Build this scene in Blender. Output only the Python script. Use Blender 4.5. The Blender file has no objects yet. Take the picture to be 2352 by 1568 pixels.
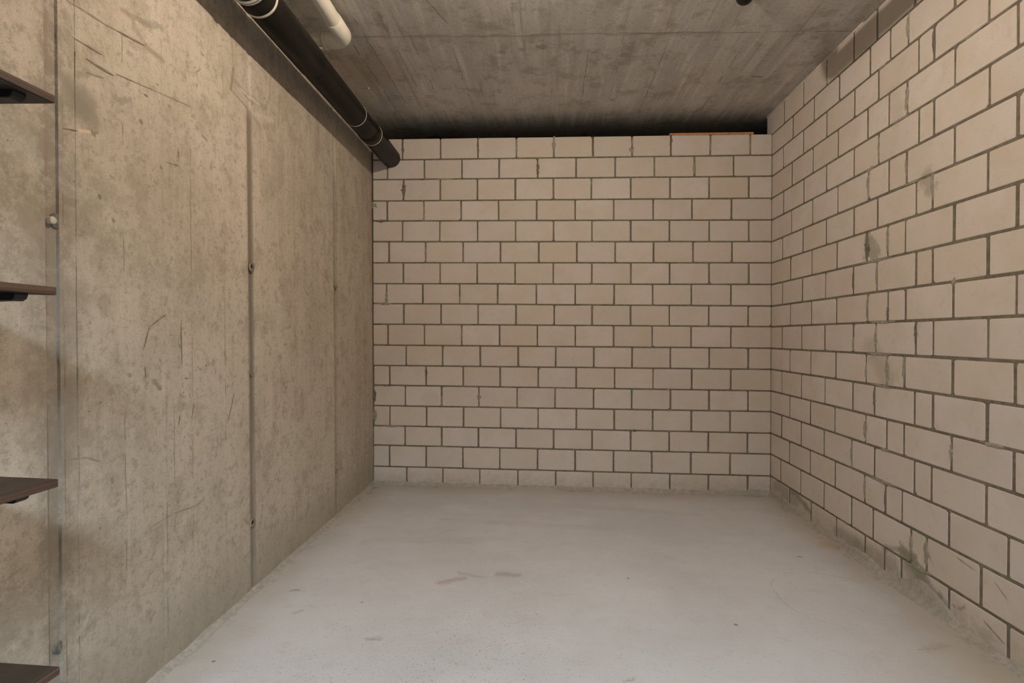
import bpy, bmesh, math, random
from mathutils import Vector, noise
random.seed(7)
S = bpy.context.scene
COL = S.collection
PI = math.pi

# ------------------------------------------------------------------ camera, world, lights, exposure
CAMZ = 1.07                                   # lens height above the middle of the floor
cd = bpy.data.cameras.new('camera'); cam = bpy.data.objects.new('camera', cd); COL.objects.link(cam)
cd.sensor_fit = 'HORIZONTAL'; cd.sensor_width = 36.0; cd.lens = 36.0 * 1195.0 / 2352.0
cd.clip_start = 0.02
cam.location = (0, 0, CAMZ)
cam.rotation_euler = (math.radians(90 - 0.574), 0, math.radians(3.830))
S.camera = cam

w = bpy.data.worlds.new('world'); S.world = w; w.use_nodes = True
bg = w.node_tree.nodes['Background']; bg.inputs[0].default_value = (0.02, 0.02, 0.022, 1); bg.inputs[1].default_value = 0.2

LAMP = Vector((0.02, 1.56, CAMZ + 1.450))     # bare bulb just under the ceiling
LAMP_STRENGTH = 3100.0
LAMP_COLOR = (1.0, 0.84, 0.69)

ld = bpy.data.lights.new('corridor_light', 'AREA'); ld.shape = 'RECTANGLE'; ld.size = 0.7; ld.size_y = 0.4
ld.energy = 98.0; ld.color = (0.68, 0.84, 1.0)
lo = bpy.data.objects.new('corridor_light', ld); COL.objects.link(lo)
lo.location = (0.30, -1.32, 2.45); lo.rotation_euler = (math.radians(42), 0, math.radians(7))

S.cycles.diffuse_bounces = 4; S.cycles.max_bounces = 6; S.cycles.glossy_bounces = 2
S.view_settings.view_transform = 'Standard'; S.view_settings.look = 'None'
S.view_settings.exposure = 0.12; S.view_settings.gamma = 1.0; S.view_settings.use_curve_mapping = False

# ------------------------------------------------------------------ node helpers
class NT:
    def __init__(self, name):
        self.m = bpy.data.materials.new(name); self.m.use_nodes = True
        self.t = self.m.node_tree; self.t.nodes.clear()
        self.out = self.n('ShaderNodeOutputMaterial'); self.b = self.n('ShaderNodeBsdfPrincipled')
        self.l(self.b.outputs[0], self.out.inputs[0])
        self.geo = self.n('ShaderNodeNewGeometry'); self.P = self.geo.outputs['Position']
        self.oi = None
    def n(self, k): return self.t.nodes.new(k)
    def l(self, a, b): self.t.links.new(a, b)
    def put(self, v, sock):
        if isinstance(v, bpy.types.NodeSocket): self.l(v, sock)
        elif isinstance(v, (tuple, list)):
            sock.default_value = tuple(v) + ((1,) if len(v) == 3 and len(sock.default_value) == 4 else ())
        else: sock.default_value = v
    def math(self, op, a, b=0.0, c=0.0, clamp=False):
        n = self.n('ShaderNodeMath'); n.operation = op; n.use_clamp = clamp
        self.put(a, n.inputs[0]); self.put(b, n.inputs[1]); self.put(c, n.inputs[2]); return n.outputs[0]
    def vec(self, op, a, b=(0, 0, 0), s=None):
        n = self.n('ShaderNodeVectorMath'); n.operation = op
        self.put(a, n.inputs[0]); self.put(b, n.inputs[1])
        if s is not None: self.put(s, n.inputs['Scale'])
        return n.outputs['Value'] if op in ('LENGTH', 'DOT_PRODUCT', 'DISTANCE') else n.outputs['Vector']
    def noise(self, scale, detail=4, rough=0.55, stretch=(1, 1, 1), off=(0, 0, 0), dist=0.0, vec=None, col=False):
        v = self.vec('MULTIPLY', vec if vec is not None else self.P, stretch)
        if off != (0, 0, 0): v = self.vec('ADD', v, off)
        n = self.n('ShaderNodeTexNoise'); n.inputs['Scale'].default_value = scale
        n.inputs['Detail'].default_value = detail; n.inputs['Roughness'].default_value = rough
        n.inputs['Distortion'].default_value = dist
        self.l(v, n.inputs['Vector']); return n.outputs['Color' if col else 'Fac']
    def ramp(self, f, lo, hi, a=0.0, b=1.0, smooth=True):
        n = self.n('ShaderNodeMapRange'); n.clamp = True
        if smooth: n.interpolation_type = 'SMOOTHSTEP'
        self.put(f, n.inputs['Value'])
        for k, v in (('From Min', lo), ('From Max', hi), ('To Min', a), ('To Max', b)): n.inputs[k].default_value = v
        return n.outputs['Result']
    def mix(self, f, a, b, mode='MIX'):
        n = self.n('ShaderNodeMix'); n.data_type = 'RGBA'; n.blend_type = mode; n.clamp_factor = True
        self.put(f, n.inputs['Factor']); self.put(a, n.inputs['A']) if False else None
        self.put(f, n.inputs[0]); self.put(a, n.inputs[6]); self.put(b, n.inputs[7]); return n.outputs[2]
    def bump(self, h, strength=0.3, dist=0.002, prev=None):
        n = self.n('ShaderNodeBump'); n.inputs['Strength'].default_value = strength
        n.inputs['Distance'].default_value = dist; self.l(h, n.inputs['Height'])
        if prev is not None: self.l(prev, n.inputs['Normal'])
        return n.outputs[0]
    def seg(self, P2, a, b):
        """distance from (already flattened) point P2 to the segment a-b"""
        a = Vector(a); b = Vector(b); ba = b - a
        pa = self.vec('SUBTRACT', P2, tuple(a))
        if ba.length < 1e-5: return self.vec('LENGTH', pa)
        h = self.math('MULTIPLY', self.vec('DOT_PRODUCT', pa, tuple(ba)), 1.0 / ba.dot(ba), clamp=True)
        return self.vec('LENGTH', self.vec('SUBTRACT', pa, self.vec('SCALE', tuple(ba), s=h)))
    def fin(self, color, rough=0.85, normal=None, spec=0.25, metal=0.0):
        self.put(color, self.b.inputs['Base Color']); self.put(rough, self.b.inputs['Roughness'])
        self.b.inputs['Specular IOR Level'].default_value = spec; self.b.inputs['Metallic'].default_value = metal
        if normal is not None: self.l(normal, self.b.inputs['Normal'])
        return self.m

def simple(name, c, rough=0.6, spec=0.3, metal=0.0, var=0.12, scale=30):
    k = NT(name); f = k.noise(scale, 4)
    col = k.mix(k.ramp(f, 0.3, 0.7), tuple(x * (1 - var) for x in c), tuple(min(1, x * (1 + var)) for x in c))
    return k.fin(col, rough, k.bump(f, 0.08, 0.001), spec, metal)

def stains(k, base, P2, warp, table, cols, fl):
    """table rows: u0,v0,u1,v1 (mm, v relative to the lens height), half width mm, strength, colour, softness mm, warped edge"""
    for (u0, v0, u1, v1, hw, s, ck, so, cw) in table:
        d = k.seg(warp if cw else P2, fl(u0 / 1000, v0 / 1000 + CAMZ), fl(u1 / 1000, v1 / 1000 + CAMZ))
        base = k.mix(k.ramp(d, hw * .0005, (hw + so) / 1000, s, 0), base, cols[ck])
    return base
SOFT_LEFT = [
    (1486,867,1564,864,5,.6,'V',7,0), (1429,848,1541,865,9,.35,'V',12,1), (1399,920,1509,938,5,.6,'V',7,0), (1471,930,1550,962,7,.6,'G',10,1), (1419,920,1464,887,9,.45,'V',12,1),
    (1304,761,1330,756,7,.5,'G',8,1), (1251,663,1283,686,6,.55,'G',7,1), (1232,618,1276,605,30,.75,'G',20,1), (1256,585,1298,569,24,.75,'G',16,1), (1232,596,1254,565,26,.5,'G',20,1),
    (1288,534,1311,541,5,.7,'D',5,1), (1260,526,1291,534,3.5,.8,'O',3,0), (1396,663,1428,672,9,.6,'G',8,1), (1468,635,1470,634,6,.75,'D',5,0), (1549,526,1551,525,5,.7,'D',4,0),
    (1319,374,1321,372,5,.85,'D',4,0), (1758,703,1780,698,4.5,.6,'D',3,0), (1940,1151,1951,1033,5,.5,'V',6,0), (1951,1033,1933,950,6,.6,'D',7,0), (1942,998,2038,977,9,.6,'G',9,0),
    (2038,977,2191,988,10,.55,'G',10,1), (2038,928,2144,892,6,.45,'V',9,0), (2144,892,2274,938,8,.45,'V',10,1), (2233,1148,2225,1052,5,.45,'V',6,0), (2225,1052,2191,988,8,.4,'G',8,0),
    (2315,1093,2298,959,7,.42,'V',9,0), (1998,981,2138,981,4,.45,'L',6,0), (2090,922,2251,962,7,.24,'L',9,0), (2137,926,2201,839,7,.2,'L',9,1), (2181,1028,2184,1028,5,.7,'D',3,0),
    (1629,-30,1635,-36,5,.55,'D',4,0), (1419,-111,1420,-113,6,.6,'D',4,0), (1519,-144,1530,-153,8,.6,'D',6,1), (1568,-129,1570,-134,8,.5,'G',5,1), (1276,-110,1283,-112,6,.45,'V',5,1),
    (1364,321,1366,319,5,.7,'D',3,0), (1353,-394,1355,-401,5,.6,'D',3,0), (1345,-385,1359,-405,12,.3,'G',12,1), (1627,-507,1626,-540,6,.4,'G',6,1), (1562,-762,1564,-770,14,.4,'G',12,1),
    (1227,340,1226,274,9,.35,'G',10,1), (1217,332,1252,335,6,.6,'G',6,1), (3258,-693,3274,-724,5,.55,'O2',6,0), (3219,-616,3227,-625,4,.45,'O2',5,0), (1332,97,1336,61,14,.3,'G',14,1),
    (1231,-118,1224,-205,22,.4,'G',22,1), (1212,-257,1211,-311,18,.35,'G',20,1)]
HARD_LEFT = [
    (1225,835,1378,850,3,.75,'V',4,0), (1378,850,1486,867,3.5,.75,'D',4,0), (1238,753,1330,756,3,.8,'D',4,0), (1280,720,1370,720,3.5,.75,'D',4,0), (1283,686,1338,697,3,.35,'V',4,0),
    (1373,728,1699,779,2,.5,'V',3,0), (1201,511,1253,522,3,.75,'D',3,0), (1480,722,1497,720,3.5,.7,'D',3,0), (1580,734,1602,733,3,.45,'V',3,0), (1629,617,1631,582,2,.7,'D',3,0),
    (1565,549,1635,558,2,.5,'V',3,0), (1685,507,1688,508,4,.6,'D',4,0), (1724,831,1727,832,4,.6,'D',3,0), (1721,737,1733,739,4,.6,'D',3,0), (1721,907,1751,933,4,.5,'V',4,1),
    (1723,872,1729,854,2.5,.5,'V',3,0), (1933,950,2038,928,4,.5,'V',5,0), (1570,70,1496,28,3,.55,'D',3,0), (1496,28,1469,-43,3,.55,'D',3,0), (1636,53,1639,-98,2,.5,'D',3,0),
    (1477,-88,1478,-126,2.5,.5,'D',3,0), (1651,-140,1671,-142,4,.4,'D',3,0), (1585,6,1601,6,3,.5,'V',2,0), (1937,-217,1893,-328,2.6,.6,'D',3,0), (1699,-229,1689,-271,2.4,.5,'D',3,0),
    (1629,-257,1620,-292,2.6,.55,'D',3,0), (1978,64,1962,36,2.6,.5,'V',3,0), (1986,-24,1974,-41,2.6,.45,'V',3,0), (1914,-132,1914,-152,2.5,.5,'D',3,0), (1443,190,1443,187,3,.6,'D',2,0),
    (1458,186,1458,183,3,.6,'D',2,0), (1466,202,1461,199,2,.5,'D',2,0), (1336,279,1336,277,3,.7,'D',2,0), (1262,268,1270,268,4,.5,'D',3,0), (1227,-309,1278,-317,2.4,.55,'V',3,0),
    (1278,-317,1315,-333,3,.6,'V',4,0), (1729,-465,1729,-468,4,.55,'D',4,0), (1502,-578,1589,-569,2,.4,'V',3,0), (1589,-569,1698,-581,2,.5,'V',3,0), (1698,-581,1751,-571,2,.5,'V',3,0),
    (1096,310,1096,309,4,.9,'K',3,0), (2547,694,2581,670,3,.5,'V',3,0), (2152,604,2173,604,3,.4,'V',3,0), (2522,80,2527,59,4,.5,'V',4,0)]
STAIN_RIGHT = [
    (2398,1063,2374,948,45,.35,'T',15,1), (2201,641,2170,589,28,.55,'W',22,1), (2551,433,2511,366,30,.65,'W',14,1), (2584,470,2583,377,16,.6,'W',10,1), (2545,-57,2419,-190,45,.3,'W',30,1),
    (2447,-948,2315,-920,12,.6,'W',10,1), (2315,-909,2246,-913,22,.7,'W',16,1), (2298,-926,2184,-974,30,.7,'W',22,1), (2220,-956,2124,-1032,24,.65,'W',20,1), (2285,-948,2245,-1003,40,.5,'W',20,1),
    (3321,-960,3152,-991,18,.7,'W',14,1), (3152,-978,3091,-1009,14,.6,'W',10,1), (2829,-1024,2637,-1016,30,.5,'W',20,1), (2637,-1027,2381,-1009,40,.45,'W',25,1), (2124,-1032,2062,-1050,25,.5,'W',20,1),
    (3528,-984,3258,-999,40,.5,'W',25,1), (2027,-999,1968,-984,6,.5,'D',6,1)]
HARD_RIGHT = [
    (2173,-856,2133,-899,3,.5,'D',3,0), (2019,-817,1941,-830,2,.5,'D',3,0), (1902,-987,1816,-1019,2.5,.5,'D',4,0), (1860,-830,1805,-869,2,.4,'D',3,0)]
SC = {'D': (0.21, 0.165, 0.11), 'G': (0.27, 0.24, 0.185), 'L': (0.66, 0.59, 0.47), 'R': (0.30, 0.13, 0.09), 'V': (0.31, 0.245, 0.165), 'O': (0.72, 0.54, 0.38), 'O2': (0.36, 0.24, 0.11),
      'K': (0.08, 0.07, 0.06), 'W': (0.27, 0.255, 0.205), 'T': (0.52, 0.44, 0.33)}

def lw_x(y): return -1.2325 + 0.0167 * (3.6255 - y)

# sand-lime block: every block its own slight tint
def mat_block():
    k = NT('sand_lime_block'); oi = k.n('ShaderNodeObjectInfo'); r = oi.outputs['Random']
    v = k.vec('ADD', k.P, k.vec('SCALE', (37.0, 11.0, 53.0), s=r))
    a = k.noise(6.0, 3, vec=v); f = k.noise(24, 4, 0.7); fine = k.noise(330, 2, 0.7)
    base = k.mix(r, (0.635, 0.57, 0.505), (0.70, 0.63, 0.57))
    r2 = k.math('FRACT', k.math('MULTIPLY', r, 17.31))
    base = k.mix(k.math('MULTIPLY', k.ramp(r2, 0.45, 1.0), 0.40), base, (0.63, 0.545, 0.43))
    base = k.mix(k.ramp(a, 0.40, 0.66, 0, 0.45), base, (0.60, 0.515, 0.41))
    base = k.mix(k.ramp(a, 0.28, 0.42, 0.35, 0), base, (0.71, 0.625, 0.58))
    base = k.mix(k.ramp(f, 0.52, 0.80, 0, 0.40), base, (0.48, 0.415, 0.335))
    base = k.mix(k.ramp(fine, 0.34, 0.50, 0.26, 0.0), base, (0.42, 0.37, 0.31))
    z = k.n('ShaderNodeSeparateXYZ'); k.l(k.P, z.inputs[0])
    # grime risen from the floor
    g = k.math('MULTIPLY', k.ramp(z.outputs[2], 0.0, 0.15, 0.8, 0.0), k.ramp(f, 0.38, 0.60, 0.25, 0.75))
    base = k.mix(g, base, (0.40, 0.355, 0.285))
    # mortar washed over the blocks of the right wall
    onr = k.math('GREATER_THAN', z.outputs[0], 1.505); P2 = k.vec('MULTIPLY', k.P, (0, 1, 1))
    wob = k.n('ShaderNodeCombineXYZ'); k.l(k.math('MULTIPLY', k.math('SUBTRACT', f, .5), .16), wob.inputs[1]); k.l(k.math('MULTIPLY', k.math('SUBTRACT', a, .5), .08), wob.inputs[2])
    st = stains(k, base, P2, k.vec('ADD', P2, wob.outputs[0]), STAIN_RIGHT, SC, lambda u, v: (0, u, v))
    base = k.mix(onr, base, st)
    return k.fin(base, 0.9, k.bump(fine, 0.22, 0.0012), 0.15)

def mat_mortar(name='joint_mortar', c=(0.15, 0.128, 0.092), c2=(0.225, 0.195, 0.148)):
    k = NT(name); f = k.noise(45, 3, 0.65); g = k.noise(6, 2)
    base = k.mix(k.ramp(f, 0.3, 0.7), c, c2); base = k.mix(k.ramp(g, 0.5, 0.75, 0, 0.35), base, (0.34, 0.30, 0.24))
    return k.fin(base, 0.95, k.bump(f, 0.6, 0.004), 0.1)

def mat_left_concrete():
    k = NT('cast_concrete_wall')
    P2 = k.vec('MULTIPLY', k.P, (0, 1, 1))
    big = k.noise(1.3, 2, 0.6, stretch=(1, 1, 0.6)); mid = k.noise(7, 5, 0.72, off=(4, 2, 0)); fine = k.noise(55, 4, 0.75)
    vst = k.noise(8.0, 4, 0.65, stretch=(1, 2.6, 0.14), off=(0, 5, 7))
    blot = k.noise(20, 5, 0.80, off=(9, 1, 3)); grain = k.noise(330, 1, 0.6)
    base = k.mix(k.ramp(big, 0.35, 0.65), (0.455, 0.395, 0.31), (0.57, 0.50, 0.40))
    base = k.mix(k.ramp(vst, 0.45, 0.72, 0, 0.45), base, (0.63, 0.565, 0.47))
    base = k.mix(k.ramp(vst, 0.25, 0.45, 0.45, 0), base, (0.38, 0.31, 0.225))
    base = k.mix(k.ramp(mid, 0.48, 0.66, 0, 0.60), base, (0.355, 0.30, 0.225))
    base = k.mix(k.ramp(mid, 0.30, 0.42, 0.35, 0), base, (0.64, 0.57, 0.475))
    base = k.mix(k.ramp(blot, 0.52, 0.66, 0, 0.60), base, (0.29, 0.25, 0.19))
    base = k.mix(k.ramp(fine, 0.51, 0.68, 0, 0.50), base, (0.27, 0.225, 0.165))
    base = k.mix(k.ramp(fine, 0.24, 0.44, 0.36, 0), base, (0.70, 0.635, 0.54))
    base = k.mix(k.ramp(grain, 0.34, 0.52, 0.28, 0), base, (0.25, 0.21, 0.16))
    sp = k.n('ShaderNodeSeparateXYZ'); k.l(k.P, sp.inputs[0]); Y = sp.outputs[1]; Z = sp.outputs[2]
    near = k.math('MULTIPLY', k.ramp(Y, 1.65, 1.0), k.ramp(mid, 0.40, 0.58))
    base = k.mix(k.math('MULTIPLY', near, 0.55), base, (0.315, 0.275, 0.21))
    vo = k.n('ShaderNodeTexVoronoi'); vo.inputs['Scale'].default_value = 19; k.l(k.P, vo.inputs['Vector'])
    pore = k.math('MULTIPLY', k.ramp(vo.outputs['Distance'], 0.05, 0.095, 1, 0), k.ramp(vst, 0.50, 0.56))
    base = k.mix(k.math('MULTIPLY', pore, 0.7), base, (0.19, 0.145, 0.09))
    wob = k.n('ShaderNodeCombineXYZ'); k.l(k.math('MULTIPLY', k.math('SUBTRACT', mid, .5), .11), wob.inputs[1]); k.l(k.math('MULTIPLY', k.math('SUBTRACT', blot, .5), .09), wob.inputs[2])
    W = k.vec('ADD', P2, wob.outputs[0])
    base = stains(k, base, P2, W, SOFT_LEFT, SC, lambda u, v: (0, u, v))
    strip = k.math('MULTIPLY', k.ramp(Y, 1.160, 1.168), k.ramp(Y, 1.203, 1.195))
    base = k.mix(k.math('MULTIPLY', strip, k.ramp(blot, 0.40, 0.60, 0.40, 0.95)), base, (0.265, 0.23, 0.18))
    redm = k.math('MULTIPLY', k.math('MULTIPLY', k.ramp(Y, 1.160, 1.167), k.ramp(Y, 1.181, 1.174)),
                  k.math('MULTIPLY', k.ramp(Z, 0.85, 1.25), k.ramp(blot, 0.46, 0.54)))
    base = k.mix(k.math('MULTIPLY', redm, 0.6), base, SC['R'])
    # smoother, greyer band just beside the strip
    base = k.mix(k.math('MULTIPLY', k.math('MULTIPLY', k.ramp(Y, 1.130, 1.155), k.ramp(Y, 1.26, 1.21)), k.ramp(blot, .42, .56, .15, .7)), base, (0.29, 0.25, 0.195))
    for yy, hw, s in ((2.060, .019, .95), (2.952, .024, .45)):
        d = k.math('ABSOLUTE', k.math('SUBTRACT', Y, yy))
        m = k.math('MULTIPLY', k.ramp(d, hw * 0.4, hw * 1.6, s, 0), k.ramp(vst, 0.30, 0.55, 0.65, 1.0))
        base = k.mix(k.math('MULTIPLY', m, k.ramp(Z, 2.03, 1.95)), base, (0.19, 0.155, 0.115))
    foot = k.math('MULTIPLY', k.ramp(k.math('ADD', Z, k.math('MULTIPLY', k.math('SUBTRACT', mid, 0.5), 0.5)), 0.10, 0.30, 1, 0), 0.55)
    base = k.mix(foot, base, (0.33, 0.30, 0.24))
    nb = k.bump(fine, 0.30, 0.003)
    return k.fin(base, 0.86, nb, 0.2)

def mat_floor():
    k = NT('grey_screed_floor'); P2 = k.vec('MULTIPLY', k.P, (1, 1, 0))
    big = k.noise(1.3, 3, 0.6); mid = k.noise(4.5, 5, 0.65, stretch=(1, 1.8, 1)); fine = k.noise(75, 3, 0.7); sp = k.noise(150, 1, 0.6); med = k.noise(14, 4, .7)
    base = k.mix(k.ramp(big, 0.3, 0.7), (0.52, 0.505, 0.49), (0.60, 0.585, 0.57))
    base = k.mix(k.ramp(med, 0.52, 0.72, 0, 0.28), base, (0.46, 0.43, 0.40))
    base = k.mix(k.ramp(mid, 0.50, 0.78, 0, 0.30), base, (0.45, 0.425, 0.40))
    base = k.mix(k.ramp(mid, 0.25, 0.45, 0.25, 0), base, (0.64, 0.625, 0.605))
    base = k.mix(k.ramp(fine, 0.60, 0.80, 0, 0.35), base, (0.38, 0.36, 0.33))
    base = k.mix(k.math('MULTIPLY', k.ramp(sp, 0.68, 0.74), 0.5), base, (0.25, 0.235, 0.21))
    s = k.n('ShaderNodeSeparateXYZ'); k.l(k.P, s.inputs[0]); X, Y = s.outputs[0], s.outputs[1]
    # specks in a patch near the middle
    pm = k.ramp(k.vec('LENGTH', k.vec('SUBTRACT', P2, (-0.35, 1.55, 0))), 0.05, 0.75, 1, 0)
    base = k.mix(k.math('MULTIPLY', pm, k.ramp(sp, 0.63, 0.69, 0, 0.45)), base, (0.22, 0.205, 0.19))
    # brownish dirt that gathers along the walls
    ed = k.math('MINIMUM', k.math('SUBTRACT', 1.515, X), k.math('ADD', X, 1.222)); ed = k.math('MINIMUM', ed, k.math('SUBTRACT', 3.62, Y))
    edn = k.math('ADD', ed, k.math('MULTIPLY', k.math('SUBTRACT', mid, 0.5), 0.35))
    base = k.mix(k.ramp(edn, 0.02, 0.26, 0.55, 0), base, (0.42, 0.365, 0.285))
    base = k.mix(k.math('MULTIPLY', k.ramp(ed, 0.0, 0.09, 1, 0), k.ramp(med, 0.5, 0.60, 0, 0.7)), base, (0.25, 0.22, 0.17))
    # yellow warm light painted into the floor colour at the near right corner
    cr = k.ramp(k.vec('LENGTH', k.vec('SUBTRACT', P2, (1.62, 1.55, 0))), 0.15, 0.75, 0.5, 0)
    base = k.mix(cr, base, (0.45, 0.37, 0.255))
    wob = k.n('ShaderNodeCombineXYZ'); k.l(k.math('MULTIPLY', k.math('SUBTRACT', med, .5), .16), wob.inputs[0]); k.l(k.math('MULTIPLY', k.math('SUBTRACT', mid, .5), .10), wob.inputs[1])
    W = P2; Wc = k.vec('ADD', P2, wob.outputs[0])
    RD = (0.34, 0.26, 0.24); DK = (0.16, 0.14, 0.12)
    for (x0, y0, x1, y1, hw, s_, cc, cw, so) in [
        (-.45, 2.20, -.37, 2.24, .012, .55, RD, 1, .022), (-.22, 2.31, -.12, 2.30, .012, .55, RD, 1, .02), (-.30, 2.28, -.38, 2.29, .006, .4, RD, 1, .02),
        (.699, 1.969, .70, 1.969, .006, .85, DK, 0, .004), (.358, 2.31, .359, 2.31, .005, .8, DK, 0, .004),
        (1.225, 2.615, 1.235, 2.61, .005, .75, DK, 0, .004), (-1.054, 2.072, -1.02, 2.08, .005, .5, DK, 1, .012),
        (-1.076, 1.605, -1.075, 1.605, .005, .85, DK, 0, .003), (1.44, 2.78, 1.49, 2.80, .02, .55, (0.50, 0.33, 0.17), 1, .05),
        (-.734, 2.01, -.73, 2.01, .004, .6, DK, 0, .004), (-.61, 1.755, -.58, 1.76, .006, .4, DK, 1, .012),
        (-.93, 1.93, -.97, 1.90, .006, .4, RD, 1, .01), (.25, 1.62, .27, 1.63, .006, .4, DK, 1, .01), (1.30, 1.86, 1.38, 1.90, .006, .35, (0.35, 0.30, 0.24), 1, .02),
        (-.55, 2.95, .35, 2.90, .02, .22, (0.40, 0.37, 0.34), 1, .05), (-.9, 2.62, -.2, 2.70, .015, .2, (0.40, 0.37, 0.34), 1, .05), (0.1, 3.28, .9, 3.18, .02, .22, (0.42, 0.38, 0.34), 1, .05)]:
        base = k.mix(k.ramp(k.seg(Wc if cw else W, (x0, y0, 0), (x1, y1, 0)), hw * .4, hw + so, s_, 0), base, cc)
    nb = k.bump(fine, 0.15, 0.0015)
    return k.fin(base, k.ramp(mid, 0.3, 0.7, 0.62, 0.8), nb, 0.28)

def mat_ceiling():
    k = NT('board_marked_ceiling')
    s1 = k.noise(6.0, 4, 0.65, stretch=(4.5, 0.22, 1)); s2 = k.noise(3.5, 3, 0.6, stretch=(2.2, 0.35, 1), off=(8, 3, 0))
    bl = k.noise(8, 5, 0.72); fine = k.noise(60, 3, 0.7); grain = k.noise(260, 1)
    base = k.mix(k.ramp(s2, 0.35, 0.65), (0.50, 0.47, 0.42), (0.62, 0.585, 0.535))
    base = k.mix(k.ramp(s1, 0.52, 0.72, 0, 0.60), base, (0.78, 0.73, 0.66))
    base = k.mix(k.ramp(s1, 0.24, 0.46, 0.62, 0), base, (0.30, 0.26, 0.20))
    base = k.mix(k.ramp(bl, 0.50, 0.66, 0, 0.58), base, (0.32, 0.28, 0.22))
    base = k.mix(k.ramp(bl, 0.28, 0.42, 0.35, 0), base, (0.72, 0.66, 0.58))
    base = k.mix(k.ramp(fine, 0.50, 0.72, 0, 0.42), base, (0.28, 0.24, 0.19))
    base = k.mix(k.ramp(grain, 0.35, 0.5, 0.25, 0), base, (0.27, 0.24, 0.19))
    P2 = k.vec('MULTIPLY', k.P, (1, 1, 0))
    wob = k.n('ShaderNodeCombineXYZ'); k.l(k.math('MULTIPLY', k.math('SUBTRACT', bl, .5), .08), wob.inputs[0]); k.l(k.math('MULTIPLY', k.math('SUBTRACT', fine, .5), .03), wob.inputs[1])
    W = k.vec('ADD', P2, wob.outputs[0])
    for (x, y, r_, st) in ((-.02, 2.76, .028, .5), (-.24, 2.80, .022, .4), (-.14, 2.78, .02, .4), (.42, 2.86, .03, .35), (-.75, 3.3, .03, .35), (-.1, 3.0, .05, .3), (.3, 3.2, .04, .3)):
        base = k.mix(k.ramp(k.vec('LENGTH', k.vec('SUBTRACT', W, (x, y, 0))), r_ * .6, r_ * 1.3, st, 0), base, (.22, .18, .14))
    base = k.mix(k.ramp(k.seg(P2, (1.19, 3.13, 0), (1.25, 3.14, 0)), .002, .008, .85, 0), base, (.20, .15, .035))
    base = k.mix(k.ramp(k.vec('LENGTH', k.vec('SUBTRACT', W, (-1.02, 2.93, 0))), .05, .38, .5, 0), base, (.30, .215, .135))
    # shade and streaky stain painted in along the board marks, by the wall gap
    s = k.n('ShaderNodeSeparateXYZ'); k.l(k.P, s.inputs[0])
    shade_stain = k.ramp(k.math('ADD', s.outputs[1], k.math('MULTIPLY', k.math('SUBTRACT', s1, .5), .9)), 3.50, 3.86, 0, .48)
    base = k.mix(shade_stain, base, (0.075, 0.062, 0.055))
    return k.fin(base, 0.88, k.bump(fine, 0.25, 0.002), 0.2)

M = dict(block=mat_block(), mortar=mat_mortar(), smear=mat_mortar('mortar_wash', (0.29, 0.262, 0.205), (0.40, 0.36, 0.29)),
         fillet=mat_mortar('floor_fillet_mortar', (0.34, 0.31, 0.26), (0.45, 0.41, 0.35)),
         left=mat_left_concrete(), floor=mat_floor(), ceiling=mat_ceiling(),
         plain=simple('plain_grey_plaster', (0.45, 0.43, 0.39), 0.9, 0.1),
         dark_plain=simple('unlit_room_concrete', (0.10, 0.09, 0.08), 0.9, 0.1),  # colour kept dark so the room beyond bounces little light
         black_pipe=simple('black_drain_plastic', (0.012, 0.0105, 0.008), 0.38, 0.12),
         ring=simple('pale_ring_finish', (0.55, 0.52, 0.44), 0.5), steel=simple('galvanised_strap', (0.62, 0.60, 0.55), 0.45, 0.5, 0.3),
         seam_grey=simple('grey_cement_fin', (0.22, 0.195, 0.155), 0.9, 0.1), bead=simple('pale_mortar_bead', (0.66, 0.61, 0.54), 0.9, 0.1), hole=simple('painted_hole_dark', (0.03, 0.026, 0.02), 0.9), white_pipe=simple('cream_plastic', (0.74, 0.69, 0.57), 0.28, 0.5, 0, 0.05, 8),
         seam=simple('seam_dark', (0.10, 0.075, 0.05), 0.8), board=simple('orange_board', (0.50, 0.255, 0.125), 0.7, 0.2, 0, 0.2, 60),
         metal_black=simple('black_painted_steel', (0.012, 0.012, 0.012), 0.45, 0.4), shadow_form=simple('shadow_black', (0.006, 0.006, 0.006), 0.9, 0.05),
         plug=simple('cream_plug', (0.62, 0.56, 0.45), 0.6), plugfill=simple('grey_hole_filler', (0.17, 0.165, 0.14), 0.9, 0.1, 0, .35, 90),
         porcelain=simple('white_lampholder', (0.7, 0.68, 0.64), 0.35), screw=simple('zinc_screw', (0.7, 0.68, 0.62), 0.35, 0.5, 0.4), thread=simple('pale_thread', (0.5, 0.47, 0.40), 0.7))

def mat_shelf(edge=False):
    k = NT('shelf_edge_strip' if edge else 'dark_laminate')
    f = k.noise(14, 5, 0.65, stretch=(1, .06, 1) if not edge else (1, .05, 9))
    a, b = ((0.055, 0.030, 0.020), (0.17, 0.105, 0.07)) if edge else ((0.040, 0.028, 0.021), (0.062, 0.046, 0.035))
    return k.fin(k.mix(k.ramp(f, 0.35, 0.7), a, b), 0.5, k.bump(f, 0.1, 0.0005), 0.3)
M['shelf'] = mat_shelf(); M['shelf_edge'] = mat_shelf(True)
def mat_bulb():
    k = NT('lit_bulb'); e = k.n('ShaderNodeEmission'); e.inputs[0].default_value = LAMP_COLOR + (1,); e.inputs[1].default_value = LAMP_STRENGTH
    k.l(e.outputs[0], k.out.inputs[0]); return k.m
M['bulb'] = mat_bulb()

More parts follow.
